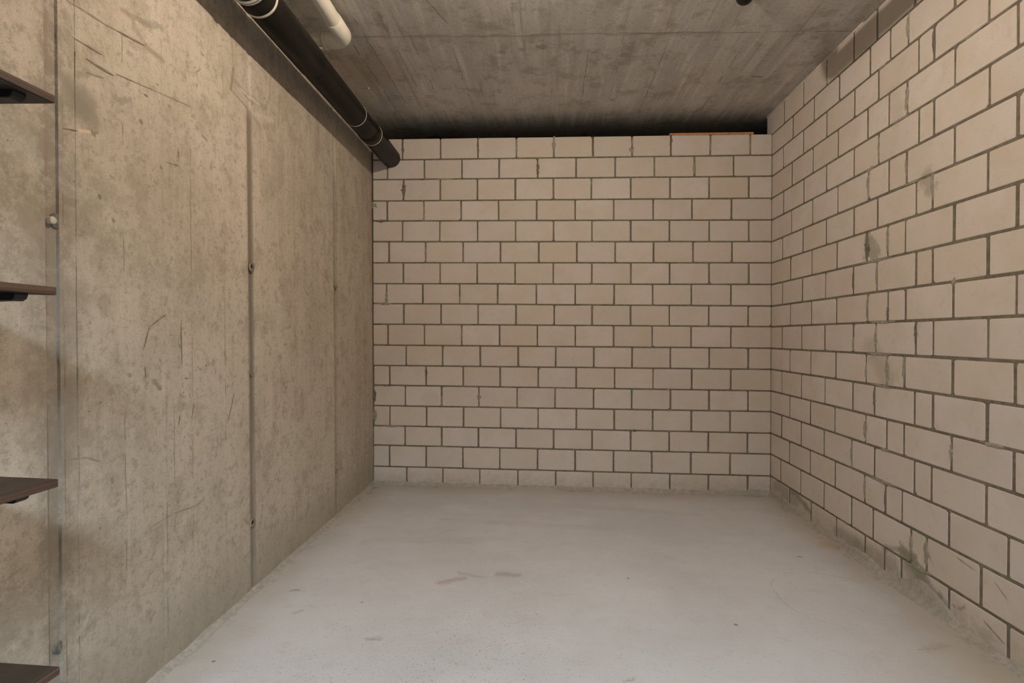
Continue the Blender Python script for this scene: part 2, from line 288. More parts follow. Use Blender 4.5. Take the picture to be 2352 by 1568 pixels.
# ------------------------------------------------------------------ mesh helpers
def link(name, me, mat, parent=None, loc=None, smooth=False):
    if mat is not None and not me.materials: me.materials.append(mat)
    if smooth:
        for p in me.polygons: p.use_smooth = True
    o = bpy.data.objects.new(name, me); COL.objects.link(o)
    if parent is not None: o.parent = parent
    if loc is not None: o.location = loc
    return o
def mesh(name, vs, fs):
    me = bpy.data.meshes.new(name); me.from_pydata([tuple(v) for v in vs], [], fs); me.update(); return me
def frombm(name, bm):
    me = bpy.data.meshes.new(name); bmesh.ops.recalc_face_normals(bm, faces=bm.faces); bm.to_mesh(me); bm.free(); return me
def prop(o, label=None, cat=None, group=None, kind=None):
    if label: o['label'] = label
    if cat: o['category'] = cat
    if group: o['group'] = group
    if kind: o['kind'] = kind
    return o
def empty(name, loc=(0, 0, 0)):
    o = bpy.data.objects.new(name, None); COL.objects.link(o); o.location = loc; o.empty_display_size = .05; return o
BOXF = [(0, 3, 2, 1), (4, 5, 6, 7), (0, 1, 5, 4), (1, 2, 6, 5), (2, 3, 7, 6), (3, 0, 4, 7)]
def hexa(vs, fs, p):                      # p: 8 corners, bottom ring then top ring
    n = len(vs); vs += p; fs += [tuple(n + i for i in f) for f in BOXF]
def box(vs, fs, x0, x1, y0, y1, z0, z1): hexa(vs, fs, [(x0, y0, z0), (x1, y0, z0), (x1, y1, z0), (x0, y1, z0), (x0, y0, z1), (x1, y0, z1), (x1, y1, z1), (x0, y1, z1)])
def bev(name, x0, x1, y0, y1, z0, z1, b=0.002, seg=2):
    bm = bmesh.new(); bmesh.ops.create_cube(bm, size=1.0)
    for v in bm.verts: v.co = Vector(((x0 + x1) / 2 + v.co.x * (x1 - x0), (y0 + y1) / 2 + v.co.y * (y1 - y0), (z0 + z1) / 2 + v.co.z * (z1 - z0)))
    bmesh.ops.bevel(bm, geom=list(bm.edges), offset=b, segments=seg, affect='EDGES'); return frombm(name, bm)
def tube(name, pts, radii, n=40, caps=True, hollow=0.0):
    """swept round tube through pts with a radius at each"""
    pts = [Vector(p) for p in pts]; vs = []; fs = []; up = None
    for i, p in enumerate(pts):
        t = (pts[min(i + 1, len(pts) - 1)] - pts[max(i - 1, 0)]).normalized()
        if up is None: up = t.orthogonal().normalized()
        up = (up - t * up.dot(t)).normalized(); sd = t.cross(up)
        for k in range(n):
            a = 2 * PI * k / n; vs.append(p + (up * math.cos(a) + sd * math.sin(a)) * radii[i])
    for i in range(len(pts) - 1):
        for k in range(n): fs.append((i * n + k, i * n + (k + 1) % n, (i + 1) * n + (k + 1) % n, (i + 1) * n + k))
    if caps: fs.append(tuple(range(n - 1, -1, -1))); fs.append(tuple((len(pts) - 1) * n + k for k in range(n)))
    return mesh(name, vs, fs)
def lathe(name, prof, n=32):              # prof: (radius, z) list
    vs = []; fs = []
    for r_, z_ in prof:
        for k in range(n): vs.append((r_ * math.cos(2 * PI * k / n), r_ * math.sin(2 * PI * k / n), z_))
    for i in range(len(prof) - 1):
        for k in range(n): fs.append((i * n + k, i * n + (k + 1) % n, (i + 1) * n + (k + 1) % n, (i + 1) * n + k))
    fs.append(tuple(range(n - 1, -1, -1))); fs.append(tuple((len(prof) - 1) * n + k for k in range(n)))
    return mesh(name, vs, fs)

# ------------------------------------------------------------------ measured layout (mm, heights relative to the lens)
YB = 3.6255; XR = 1.515; YEND = 3.713
ZL = [1394, 1248, 1110, 959, 818, 671, 522, 374, 233, 87, -62, -207, -347, -493, -636, -774, -925, -1068]
ZR = [1361, 1221, 1079, 931, 785, 639, 496, 350, 204, 65, -81, -224, -370, -510, -656, -798, -947, -1086]
BACK = [
  [-1017, -747, -482, -212, 47, 316, 583, 843, 1107, 1370], [-1126, -862, -594, -332, -64, 202, 469, 734, 1001, 1261],
  [-1011, -748, -485, -220, 44, 305, 573, 838, 1100, 1363], [-1129, -865, -601, -337, -70, 195, 459, 725, 986, 1249],
  [-1018, -752, -485, -218, 45, 310, 574, 836, 1101, 1363], [-1116, -854, -587, -323, -57, 207, 469, 730, 994, 1253],
  [-1014, -750, -487, -221, 45, 310, 576, 838, 1101, 1364], [-1136, -874, -611, -343, -73, 195, 462, 723, 984, 1247],
  [-1011, -744, -481, -215, 51, 312, 575, 836, 1100, 1361], [-1125, -863, -597, -329, -66, 196, 460, 721, 984, 1247],
  [-994, -732, -466, -200, 61, 325, 586, 844, 1104, 1363], [-1114, -851, -588, -326, -60, 203, 467, 728, 988, 1249],
  [-1001, -740, -476, -207, 57, 323, 584, 845, 1105, 1363], [-1113, -848, -585, -323, -60, 204, 465, 727, 986, 1246],
  [-1003, -740, -480, -215, 48, 313, 577, 838, 1100, 1361], [-1115, -852, -590, -329, -65, 197, 460, 720, 984, 1246],
  [-993, -733, -470, -202, 62, 320, 582, 843, 1103, 1363]]
RIGHT = [
  [3455, 3202, 2946, 2696, 2515, 2270], [3334, 3080, 2824, 2565, 2421, 2307, 2057, 1798], [3463, 3202, 2946, 2687, 2501, 2244, 2159, 1904],
  [3343, 3089, 2833, 2581, 2426, 2312, 2052, 1792], [3459, 3195, 2944, 2690, 2498, 2240, 2159, 1900], [3349, 3091, 2832, 2572, 2425, 2312, 2051, 1790],
  [3468, 3200, 2943, 2688, 2503, 2251, 2161, 1903], [3357, 3093, 2836, 2580, 2429, 2316, 2052, 1790], [3468, 3206, 2949, 2691, 2506, 2250, 2158, 1900],
  [3356, 3098, 2838, 2574, 2424, 2313, 2053, 1790], [3469, 3210, 2951, 2686, 2508, 2249, 2152, 1897], [3359, 3101, 2842, 2581, 2428, 2318, 2053, 1791],
  [3472, 3210, 2947, 2689, 2515, 2252, 2152, 1898], [3358, 3103, 2847, 2582, 2426, 2316, 2056, 1793], [3470, 3212, 2953, 2695, 2511, 2251, 2155, 1897],
  [3358, 3103, 2843, 2585, 2432, 2325, 2064, 1811], [3477, 3213, 2951, 2691, 2521, 2267, 2179, 1917], [3351, 3087, 2826, 2582, 2435, 2326, 2061, 1808]]
XL = -1.2325
def lerp(a, b, t): return a + (b - a) * t
def zrow(i, x): return CAMZ + lerp(ZL[i], ZR[i], (x - XL) / (XR - XL)) / 1000.0
def zfloor(x): return CAMZ - 1.050 - 0.0095 * (x - XL)
def zceil(x): return CAMZ + 1.509 - 0.0095 * (x - XR)

# ------------------------------------------------------------------ floor, ceiling
vs, fs = [], []
X0, X1, Y0, Y1 = -1.60, 2.70, -2.40, 5.70
hexa(vs, fs, [(X0, Y0, zfloor(X0) - .2), (X1, Y0, zfloor(X1) - .2), (X1, Y1, zfloor(X1) - .2), (X0, Y1, zfloor(X0) - .2),
              (X0, Y0, zfloor(X0)), (X1, Y0, zfloor(X1)), (X1, Y1, zfloor(X1)), (X0, Y1, zfloor(X0))])
floor = prop(link('floor', mesh('floor', vs, fs), M['floor']), kind='structure')
vs, fs = [], []
hexa(vs, fs, [(X0, Y0, zceil(X0)), (X1, Y0, zceil(X1)), (X1, Y1, zceil(X1)), (X0, Y1, zceil(X0)),
              (X0, Y0, zceil(X0) + .2), (X1, Y0, zceil(X1) + .2), (X1, Y1, zceil(X1) + .2), (X0, Y1, zceil(X0) + .2)])
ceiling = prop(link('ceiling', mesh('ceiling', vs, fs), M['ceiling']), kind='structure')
# fine raised fin of cement where two shuttering sheets met
vs, fs = [], []
n = 60
for i in range(n):
    xa = lerp(-1.2, 1.51, i / n); xb = lerp(-1.2, 1.51, (i + 1) / n)
    if noise.noise(Vector((xa * 3, 1, 2))) < -0.12: continue
    def yy(x): return 2.613 + 0.030 * (x + 1.2) + 0.004 * noise.noise(Vector((x * 9, 0, 0)))
    h = 0.0010 + 0.0008 * noise.noise(Vector((xa * 14, 3, 3)))
    hexa(vs, fs, [(xa, yy(xa), zceil(xa) - h), (xb, yy(xb), zceil(xb) - h), (xb, yy(xb) + .002, zceil(xb) - h), (xa, yy(xa) + .002, zceil(xa) - h),
                  (xa, yy(xa) - .002, zceil(xa) + .002), (xb, yy(xb) - .002, zceil(xb) + .002), (xb, yy(xb) + .004, zceil(xb) + .002), (xa, yy(xa) + .004, zceil(xa) + .002)])
link('formwork_fin', mesh('formwork_fin', vs, fs), M['seam_grey'], ceiling)

# ------------------------------------------------------------------ masonry blocks
def block_mesh(name, W, H, D, axis, slope=0.0):
    """block centred on the origin; front face looks along -Y (axis 'x') or -X (axis 'y'); chipped, bevelled front rim. 44 triangles"""
    hw, hh, hd = W / 2, H / 2, D / 2
    def c(): return random.uniform(0.003, 0.0075) if random.random() < 0.82 else random.uniform(0.010, 0.020)
    rim = []
    for sx, sz in ((-1, -1), (1, -1), (1, 1), (-1, 1)):
        a, b = c() * 0.7, c() * 0.7
        pa = (sx * (hw - a), sz * hh); pb = (sx * hw, sz * (hh - b))
        rim += [pa, pb] if sx * sz < 0 else [pb, pa]
    rim = [(x + random.uniform(-.0008, .0008), z + random.uniform(-.0008, .0008)) for x, z in rim]
    ring0 = [(x * (1 - .0022 / hw), z * (1 - .0022 / hh)) for x, z in rim]
    v = []
    def put(x, d, z):
        z += slope * x
        v.append((x, d, z) if axis == 'x' else (d, x, z))
    for x, z in ring0: put(x, -hd, z)
    for x, z in rim: put(x, -hd + .0016, z)
    for x, z in rim: put(x, hd, z)
    f = [tuple(range(8)), tuple(16 + i for i in range(7, -1, -1))]
    for r0 in (0, 8):
        for i in range(8): f.append((r0 + i, r0 + 8 + i, r0 + 8 + (i + 1) % 8, r0 + (i + 1) % 8))
    if axis == 'y': f = [tuple(reversed(q)) for q in f]
    me = mesh(name, v, f); return me
def fix(me):
    bm = bmesh.new(); bm.from_mesh(me); bmesh.ops.recalc_face_normals(bm, faces=bm.faces); bm.to_mesh(me); bm.free(); return me

G = 0.0054      # half a joint
T = 0.120       # wall thickness
# back wall: mortar core, then the blocks in it
vs, fs = [], []
zt = lambda x: zrow(0, x) - 0.006
hexa(vs, fs, [(XL, YB + .0022, zfloor(XL) - .02), (XR, YB + .0022, zfloor(XR) - .02), (XR, YB + T - .005, zfloor(XR) - .02), (XL, YB + T - .005, zfloor(XL) - .02),
              (XL, YB + .0022, zt(XL)), (XR, YB + .0022, zt(XR)), (XR, YB + T - .005, zt(XR)), (XL, YB + T - .005, zt(XL))])
wall_back = prop(link('wall_back', mesh('wall_back', vs, fs), M['mortar']), kind='structure')
for i, row in enumerate(BACK):
    xs = [XL * 1000 + 1] + row + [XR * 1000 - 3]
    for j in range(len(xs) - 1):
        xa, xb = xs[j] / 1000, xs[j + 1] / 1000
        ga = 0.002 if j == 0 else G * random.uniform(.8, 1.25); gb = 0.001 if j == len(xs) - 2 else G * random.uniform(.8, 1.25)
        if j == 0 and i in (11, 12, 13): ga = 0.006
        xa += ga; xb -= gb
        if xb - xa < 0.03: continue
        xc = (xa + xb) / 2; za, zb = zrow(i, xc) - G * (0.2 if i == 0 else 1), zrow(i + 1, xc) + G * .9
        if i == 16: zb = zfloor(xc) + 0.002
        s = ((ZR[i] + ZR[i + 1] - ZL[i] - ZL[i + 1]) / 2000) / (XR - XL)
        me = fix(block_mesh('brick', xb - xa, za - zb, T, 'x', s))
        link('brick', me, M['block'], wall_back, (xc, YB + T / 2 + random.uniform(-.0010, .0010), (za + zb) / 2))

# right wall
ZZ = [1505] + ZR
vs, fs = [], []
zf_r = zfloor(XR)
box(vs, fs, XR + .0020, XR + T - .005, -2.38, YEND - .004, zf_r - .02, CAMZ + 1.500)
wall_right = prop(link('wall_right', mesh('wall_right', vs, fs), M['mortar']), kind='structure')
rest_v, rest_f = [], []
for i, row in enumerate(RIGHT):
    ys = [YEND * 1000] + row
    while ys[-1] > -2300: ys.append(ys[-1] - 259)
    for j in range(len(ys) - 1):
        yb_, ya = ys[j] / 1000, max(ys[j + 1] / 1000, -2.38)
        ga, gb = G * random.uniform(.85, 1.5), (0.0 if j == 0 else G * random.uniform(.85, 1.5))
        if (ys[j] - ys[j + 1]) < 125: ga *= .8; gb *= .8
        ya += ga; yb_ -= gb; yc = (ya + yb_) / 2
        za = CAMZ + ZZ[i] / 1000 - (0 if i == 0 else G * 1.1); zb = CAMZ + ZZ[i + 1] / 1000 + G * .9
        if i == 17: zb = zf_r + .002
        me = fix(block_mesh('brick', yb_ - ya, za - zb, T, 'y'))
        px = XR + T / 2 + random.uniform(-.0009, .0009)
        if yb_ > 1.35:
            link('brick', me, M['block'], wall_right, (px, yc, (za + zb) / 2))
        else:
            n0 = len(rest_v); rest_v += [(v.co.x + px, v.co.y + yc, v.co.z + (za + zb) / 2) for v in me.vertices]
            rest_f += [tuple(n0 + q for q in p.vertices) for p in me.polygons]; bpy.data.meshes.remove(me)
o = link('brickwork', mesh('brickwork', rest_v, rest_f), M['block'], wall_right); o['kind'] = 'stuff'

# pale bead of mortar squeezed out between the top course and the ceiling
vs, fs = [], []
for i in range(46):
    ya, yb_ = lerp(2.62, YEND - .002, i / 46), lerp(2.62, YEND - .002, (i + 1) / 46)
    p_ = .0035 + .0016 * noise.noise(Vector((ya * 11, 0, 4))); zt_ = zceil(XR)
    hexa(vs, fs, [(XR - p_, ya, zt_ - .0065), (XR + .02, ya, zt_ - .0065), (XR + .02, yb_, zt_ - .0065), (XR - p_, yb_, zt_ - .0065),
                  (XR - p_ - .001, ya, zt_ + .001), (XR + .02, ya, zt_ + .001), (XR + .02, yb_, zt_ + .001), (XR - p_ - .001, yb_, zt_ + .001)])
link('mortar_bead', mesh('mortar_bead', vs, fs), M['bead'], wall_right)

# ------------------------------------------------------------------ mortar smears lying over the joints
def smear(wall, axis, u, z, w_, h_, seed):
    """thin dome of squeezed-out mortar, irregular outline"""
    n = 24; v = []; f = []
    def put(a, d, b): v.append((u + a, YB - d, z + b) if axis == 'x' else (XR - d, u + a, z + b))
    put(0, .0032, 0)
    for rr, d in ((.6, .0028), (1.0, -.004)):
        for k in range(n):
            a = 2 * PI * k / n; q = max(.45, 1 + .9 * noise.noise(Vector((math.cos(a) * 2.6, math.sin(a) * 2.6, seed * 3.1))) + .35 * noise.noise(Vector((k * 1.9, seed, 0))))
            put(math.cos(a) * w_ / 2 * rr * q, d, math.sin(a) * h_ / 2 * rr * q)
    for k in range(n):
        f.append((0, 1 + k, 1 + (k + 1) % n)); f.append((1 + k, 1 + n + k, 1 + n + (k + 1) % n, 1 + (k + 1) % n))
    return fix(mesh('mortar_smear', v, f))
c = CAMZ
def joint_pos(table, i, j, left):
    return (table[i][j] if j >= 0 else left) / 1000
VB = [(0, 2, .018, .95, 0), (0, 3, .020, .9, 0), (0, 4, .024, .8, .01), (0, 5, .016, .95, 0), (0, 6, .036, .42, -.03), (0, 6, .018, .5, .03), (0, 7, .024, .6, .02), (0, 8, .014, .6, 0), (0, 9, .015, .8, 0),
      (1, 4, .028, .8, -.01), (1, 8, .024, .7, -.01), (1, 7, .012, .4, 0), (2, 0, .034, .95, 0), (2, 5, .012, .3, .04), (3, 1, .020, .7, -.025), (3, 8, .012, .6, -.02), (7, 0, .030, .6, -.03), (7, 2, .012, .4, -.04),
      (11, 1, .020, .5, .03), (12, 2, .034, .5, 0), (12, 1, .018, .5, -.03), (12, -1, .030, .8, 0), (13, -1, .038, .9, 0), (3, -1, .05, .35, .04), (14, 8, .014, .6, 0), (9, 2, .014, .9, 0), (5, 1, .014, .8, 0), (0, 0, .022, .9, 0)]
for q, (i, j, w_, hf, dz) in enumerate(VB):
    u = joint_pos(BACK, i, j, XL * 1000 + 8); zm = (zrow(i, u) + zrow(i + 1, u)) / 2
    link('mortar_smear', smear(wall_back, 'x', u, zm + dz, w_, .135 * hf, q), M['smear'] if q % 3 else M['mortar'], wall_back)
for q, (i, u, w_, h_) in enumerate([(4, -1.17, .10, .024), (2, -.70, .13, .016), (2, -.87, .05, .014), (8, -1.15, .10, .022), (12, -1.13, .07, .018), (12, .83, .03, .02), (14, .60, .05, .02), (13, .84, .035, .018), (9, -1.20, .06, .016), (14, -1.1, .12, .018), (1, -1.06, .05, .02)]):
    link('mortar_smear', smear(wall_back, 'x', u, zrow(i, u) - .002, w_, h_, q + 31), M['smear'] if q % 2 else M['mortar'], wall_back)
VR = [(7, 3, .050, 1, 0), (7, 4, .024, .8, 0), (6, 6, .022, .9, .02), (1, 5, .024, .9, 0), (2, 6, .018, .9, 0), (3, 5, .026, .9, 0), (5, 3, .024, .9, 0), (5, 5, .016, .6, 0), (9, 4, .022, .6, -.03), (9, 3, .018, .9, 0), (10, 3, .020, .6, -.03),
      (10, 4, .030, .9, 0), (10, 5, .018, .7, .02), (11, 4, .030, .9, 0), (11, 5, .020, .8, .01), (11, 3, .018, .7, -.02), (12, 4, .022, .9, 0), (13, 3, .034, .95, 0), (14, 3, .016, .9, 0), (15, 3, .018, .8, 0), (15, 4, .016, .9, 0),
      (16, 6, .034, .8, .01), (16, 5, .022, .8, 0), (8, 4, .014, .8, 0), (8, 3, .014, .6, 0), (4, 4, .016, .8, 0), (13, 6, .02, .5, 0), (0, 2, .01, .9, 0)]
for q, (i, j, w_, hf, dz) in enumerate(VR):
    zm = c + (ZZ[i] + ZZ[i + 1]) / 2000
    link('mortar_smear', smear(wall_right, 'y', RIGHT[i][j] / 1000, zm + dz, w_, .135 * hf, q + 50), M['smear'] if q % 4 else M['mortar'], wall_right)
for q, (i, u, w_, h_) in enumerate([(5, 2.56, .07, .030), (8, 2.50, .30, .018), (10, 2.48, .22, .018), (11, 2.50, .16, .022), (12, 2.46, .14, .016), (2, 2.47, .10, .014), (4, 2.36, .12, .016), (14, 2.44, .08, .02), (15, 2.45, .25, .018), (6, 2.28, .16, .014), (3, 1.98, .14, .012), (9, 2.05, .03, .03), (17, 2.22, .12, .03), (13, 1.88, .10, .016)]):
    link('mortar_smear', smear(wall_right, 'y', u, c + ZZ[i] / 1000 - .001, w_, h_, q + 90), M['smear'], wall_right)

# thin flat marks (scratches, seams, pencil-thin dirt lines): ribbons lying on their surface
def ribbons(name, lines, to3, mat, parent, gap=-2.0, wob=.002):
    """lines: (points, half width m); tapering ribbons of irregular width"""
    v, f = [], []
    for q, (pts, hw) in enumerate(lines):
        P = [Vector(p) for p in pts]; out = []
        for a, b in zip(P, P[1:]):
            n = max(1, int((b - a).length / .008))
            out += [a.lerp(b, i / n) for i in range(n)]
        out.append(P[-1]); N = len(out)
        prev = None
        for i, p in enumerate(out):
            d = (out[min(i + 1, N - 1)] - out[max(i - 1, 0)])
            if d.length < 1e-6: d = Vector((1, 0))
            d.normalize(); nn = Vector((-d.y, d.x)); t = i / max(1, N - 1)
            tap = min(1, .25 + 4 * min(t, 1 - t)); nz = noise.noise(Vector((p.x * 40, p.y * 40, q * 3.3)))
            wd = hw * tap * (.75 + .55 * nz); p = p + nn * wob * noise.noise(Vector((p.x * 14, p.y * 14, q)))
            if noise.noise(Vector((p.x * 9, p.y * 9, q * 1.7))) < gap: prev = None; continue
            k0 = len(v); v += [to3(p + nn * wd), to3(p - nn * wd)]
            if prev is not None: f.append((prev, prev + 1, k0 + 1, k0))
            prev = k0
    o = link(name, mesh(name, v, f), mat, parent); o['kind'] = 'stuff'; return o
M['mark_dark'] = simple('dark_mark', (0.245, 0.20, 0.14), .9, .1, 0, .2, 60); M['mark_soft'] = simple('faint_mark', (0.335, 0.275, 0.195), .9, .1, 0, .2, 60)
M['mark_pale'] = simple('pale_mark', (0.60, 0.545, 0.46), .9, .1, 0, .2, 60); M['mark_floor'] = simple('floor_scratch', (0.46, 0.41, 0.345), .9, .1, 0, .1, 60)

# lumpy mortar fillets where walls meet the floor
def fillet(name, path, nrm, hfun, wfun, mat, parent, seed):
    """path: function t->(x,y) along the wall foot, nrm: direction into the room"""
    n = 220; v = []; f = []
    for i in range(n + 1):
        t = i / n; x, y = path(t); h = hfun(t); w_ = wfun(t)
        j = noise.fractal(Vector((t * 26, seed, 1)), 1.0, 2.0, 4)
        h = max(.004, h * (1 + .45 * j)); w_ = max(.006, w_ * (1 + .35 * noise.fractal(Vector((t * 30, seed, 7)), 1.0, 2.0, 4)))
        base = zfloor(x)
        for a, b in ((-.004, h * 1.10), (.0050, h), (.0095, h * .60), (w_ * .45, h * .22 + .003), (w_ * .8, .0035), (w_, -.003)):
            jj = .0016 * noise.noise(Vector((t * 90, a * 200, seed)))
            v.append((x + nrm[0] * (a + jj), y + nrm[1] * (a + jj), base + b + jj))
    m = 6
    for i in range(n):
        for q in range(m - 1): f.append((i * m + q, (i + 1) * m + q, (i + 1) * m + q + 1, i * m + q + 1))
    return link(name, fix(mesh(name, v, f)), mat, parent, smooth=True)
def bump1(t, c_, w_, a): return a * math.exp(-((t - c_) / w_) ** 2)
fillet('mortar_fillet', lambda t: (lerp(XL + .01, XR, t), YB), (0, -1), lambda t: .020 + bump1(t, .97, .05, .012), lambda t: .024, M['fillet'], wall_back, 1)
# t = 0 at the back corner, 1 near the lens
YN = -2.3
ty = lambda y: (YB - y) / (YB - YN)
fillet('mortar_fillet', lambda t: (XR, lerp(YB, YN, t)), (-1, 0),
       lambda t: .016 + bump1(t, ty(3.45), .02, .03) + bump1(t, ty(2.6), .05, .014) + bump1(t, ty(2.24), .022, .045) + bump1(t, ty(2.10), .018, .02),
       lambda t: .026 + bump1(t, ty(2.3), .06, .012), M['fillet'], wall_right, 5)

# ------------------------------------------------------------------ left concrete wall with its formwork grooves
def lean(y):                              # the wall leans out very slightly towards the back
    t = min(1, max(0, (y - 1.3) / .8)); return .012 * t * t * (3 - 2 * t)
prof = [(-2.38, 0), (1.1640, 0), (1.1665, -.004), (1.1955, -.004), (1.1985, .0015), (1.2085, .0015), (1.2105, 0), (1.2450, 0), (1.2470, -.0018), (1.2485, 0),
        (1.5535, 0), (1.5550, -.001), (1.5565, 0), (1.7, 0), (1.85, 0), (2.0440, 0), (2.0500, -.003), (2.0560, -.0040), (2.0640, -.0040), (2.0700, -.0028), (2.0760, 0),
        (2.9300, 0), (2.9440, -.0035), (2.9600, -.0035), (2.9720, 0), (5.68, 0)]
v, f = [], []
z0, z1 = zfloor(-1.2) - .02, zceil(-1.2) + .01
for (y, d) in prof:
    x = lw_x(y) + d
    v += [(x, y, z0), (x - lean(y), y, z1), (-1.45, y, z0), (-1.45, y, z1)]
m = len(prof)
for i in range(m - 1):
    a, b = i * 4, i * 4 + 4
    f += [(a, b, b + 1, a + 1), (a + 2, a + 3, b + 3, b + 2), (a + 1, b + 1, b + 3, a + 3), (a, a + 2, b + 2, b)]
f += [(0, 1, 3, 2), ((m - 1) * 4, (m - 1) * 4 + 2, (m - 1) * 4 + 3, (m - 1) * 4 + 1)]
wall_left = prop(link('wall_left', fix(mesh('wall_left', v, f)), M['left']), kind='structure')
fillet('mortar_fillet', lambda t: (lw_x(lerp(YB, YN, t)), lerp(YB, YN, t)), (1, 0), lambda t: .014 + bump1(t, .01, .02, .010), lambda t: .026, M['fillet'], wall_left, 9)

def to_wall(me, y, z, d=0.0):              # lathe made along +z -> turned to look along +x on the left wall
    for q in me.vertices:
        x_, y_, z_ = q.co; q.co = (lw_x(y) + d + z_, y + y_, z + x_)
    me.update(); return me
def tie_hole(y, z, r_, dark=.5):
    rim = to_wall(lathe('tie_hole', [(r_ * 1.25, -.002), (r_ * 1.2, .0012), (r_ * 1.02, .0022), (r_ * .80, .0006), (r_ * .5, .0003)], 20), y, z, 0)
    o = link('tie_hole', rim, M['left'], wall_left, smooth=True)
    link('hole_shade', to_wall(lathe('hole_shade', [(r_ * .55, 0), (r_ * .50, .0011), (r_ * .2, .0013)], 16), y - r_ * .12, z + r_ * .15, 0), M['hole'], o)  # dark disc on the surface paints the shade inside the hole
for y, z, r_ in ((2.0585, .283, .016), (2.056, -.155, .006), (2.056, -.766, .015), (2.950, .285, .010), (2.953, -.782, .011)):
    tie_hole(y, z + c, r_)
for y, z, s in ((1.182, .281, 1), (1.186, -.762, .8)):
    o = link('hole_filling', to_wall(lathe('hole_filling', [(.018 * s, -.006), (.0175 * s, .0012), (.012 * s, .0018)], 28), y + (.012 if s == 1 else .004), z + c, -.001), M['plugfill'], wall_left)
    if s < 1: continue
    link('plug', to_wall(lathe('plug', [(.0090, -.004), (.0090, .007), (.0078, .0085), (.004, .0088)], 24), y - .0045, z + c - .002, 0), M['plug'], o)

def on_left(p):
    zt_ = (p.y - z0) / (z1 - z0); return (lw_x(p.x) - lean(p.x) * zt_ + .0006, p.x, p.y)
def tiny(t): return [((t[0] / 1000, t[1] / 1000 + CAMZ), (t[2] / 1000 + (.0001 if t[0] == t[2] else 0), t[3] / 1000 + CAMZ))]
for key, mk in (('DK', 'mark_dark'), ('V', 'mark_soft')):
    ribbons('wall_scratches', [(tiny(t)[0], t[4] * .0009) for t in HARD_LEFT if t[6] in key], on_left, M[mk], wall_left)
zb_, zt2 = .04, 2.50
ribbons('wall_seams', [(((y, zb_), (y, z)), h) for y, z, h in ((1.1985, zt2, .0012), (1.2475, 2.2, .0009), (1.6, 1.05, .0007), (1.565, .90, .0008), (2.30, 1.9, .0007))], on_left, M['mark_dark'], wall_left, -.02, .003)
ribbons('wall_seams', [(((y, zb_), (y, z)), h) for y, z, h in ((1.2105, zt2, .0010), (1.69, 1.9, .001), (1.40, 2.2, .0008), (1.88, 2.3, .001), (2.45, 2.2, .001), (2.7, 2.2, .001), (3.2, 2.0, .0012))], on_left, M['mark_soft'], wall_left, -.02, .004)
ribbons('block_scratches', [(tiny(t)[0], t[4] * .0008) for t in HARD_RIGHT], lambda p: (XR - .0022, p.x, p.y), M['mark_soft'], wall_right)
ribbons('ceiling_seams', [(((x, 2.0 if x < -.6 else 2.65), (x + .005, 4.2)), h) for x, h in ((-1.02, .0030), (-.93, .0022), (-.70, .0022), (-.50, .0022), (-.80, .002), (.22, .0018), (.62, .002), (1.02, .002), (1.18, .0015), (.40, .0015))]
        + [(((-.45, 2.63), (-.60, 2.20)), .002), (((-1.2, 2.608), (1.5, 2.689)), .0018)], lambda p: (p.x, p.y, zceil(p.x) - .0006), M['mark_dark'], ceiling, -.12, .006)
ribbons('ceiling_streaks', [(((x, ya), (x + .004, yb)), h) for x, ya, yb, h in ((-.22, 2.0, 2.6, .0014), (-.42, 2.1, 3.0, .0016), (.47, 2.7, 3.6, .0018), (.84, 2.5, 3.5, .0018), (1.25, 2.7, 3.4, .002), (.05, 2.9, 3.6, .0015), (.70, 2.8, 3.8, .0016), (.95, 2.9, 3.7, .002), (1.1, 2.7, 3.3, .0016), (-.6, 2.7, 3.5, .0014), (-.1, 2.1, 2.5, .0014))],
        lambda p: (p.x, p.y, zceil(p.x) - .0009), M['mark_pale'], ceiling, .02, .006)
ribbons('floor_scratches', [([(1.10, 1.99), (1.00, 2.037), (.965, 2.10), (.95, 2.17), (.955, 2.25), (.972, 2.32), (1.01, 2.375), (1.08, 2.420), (1.173, 2.441), (1.25, 2.43), (1.33, 2.395), (1.40, 2.34), (1.444, 2.28)], .0016),
        ([(1.25, 1.86), (1.33, 1.87), (1.40, 1.90)], .003)], lambda p: (p.x, p.y, zfloor(p.x) + .0005), M['mark_floor'], floor, -.35, .004)

# ------------------------------------------------------------------ walls that close off what the lens cannot see
def slab(name, x0, x1, y0, y1, z0_, z1_, mat, extra=()):
    vs, fs = [], []
    for b in ((x0, x1, y0, y1, z0_, z1_),) + tuple(extra): box(vs, fs, *b)
    return prop(link(name, mesh(name, vs, fs), mat), kind='structure')
zlo, zhi = -.03, c + 1.515
DOOR = (-.48, .60)                          # doorway the photographer stands in
slab('wall_front', -1.20, DOOR[0], -.67, -.55, zlo, zhi + .02, M['plain'],
     ((DOOR[1], XR + .004, -.67, -.55, zlo, zhi), (DOOR[0], DOOR[1], -.67, -.55, 2.10, zhi + .01)))
slab('wall_corridor', -1.20, XR + .004, -2.50, -2.38, zlo, zhi + .02, M['plain'])
slab('wall_far', -1.25, 2.70, 5.58, 5.69, zlo, zhi + .01, M['dark_plain'])
slab('wall_far_right', XR + T + .001, 2.69, YEND - .12, YEND - .01, zlo, zhi, M['dark_plain'], ((2.58, 2.69, YEND - .01, 5.58, zlo, zhi),))

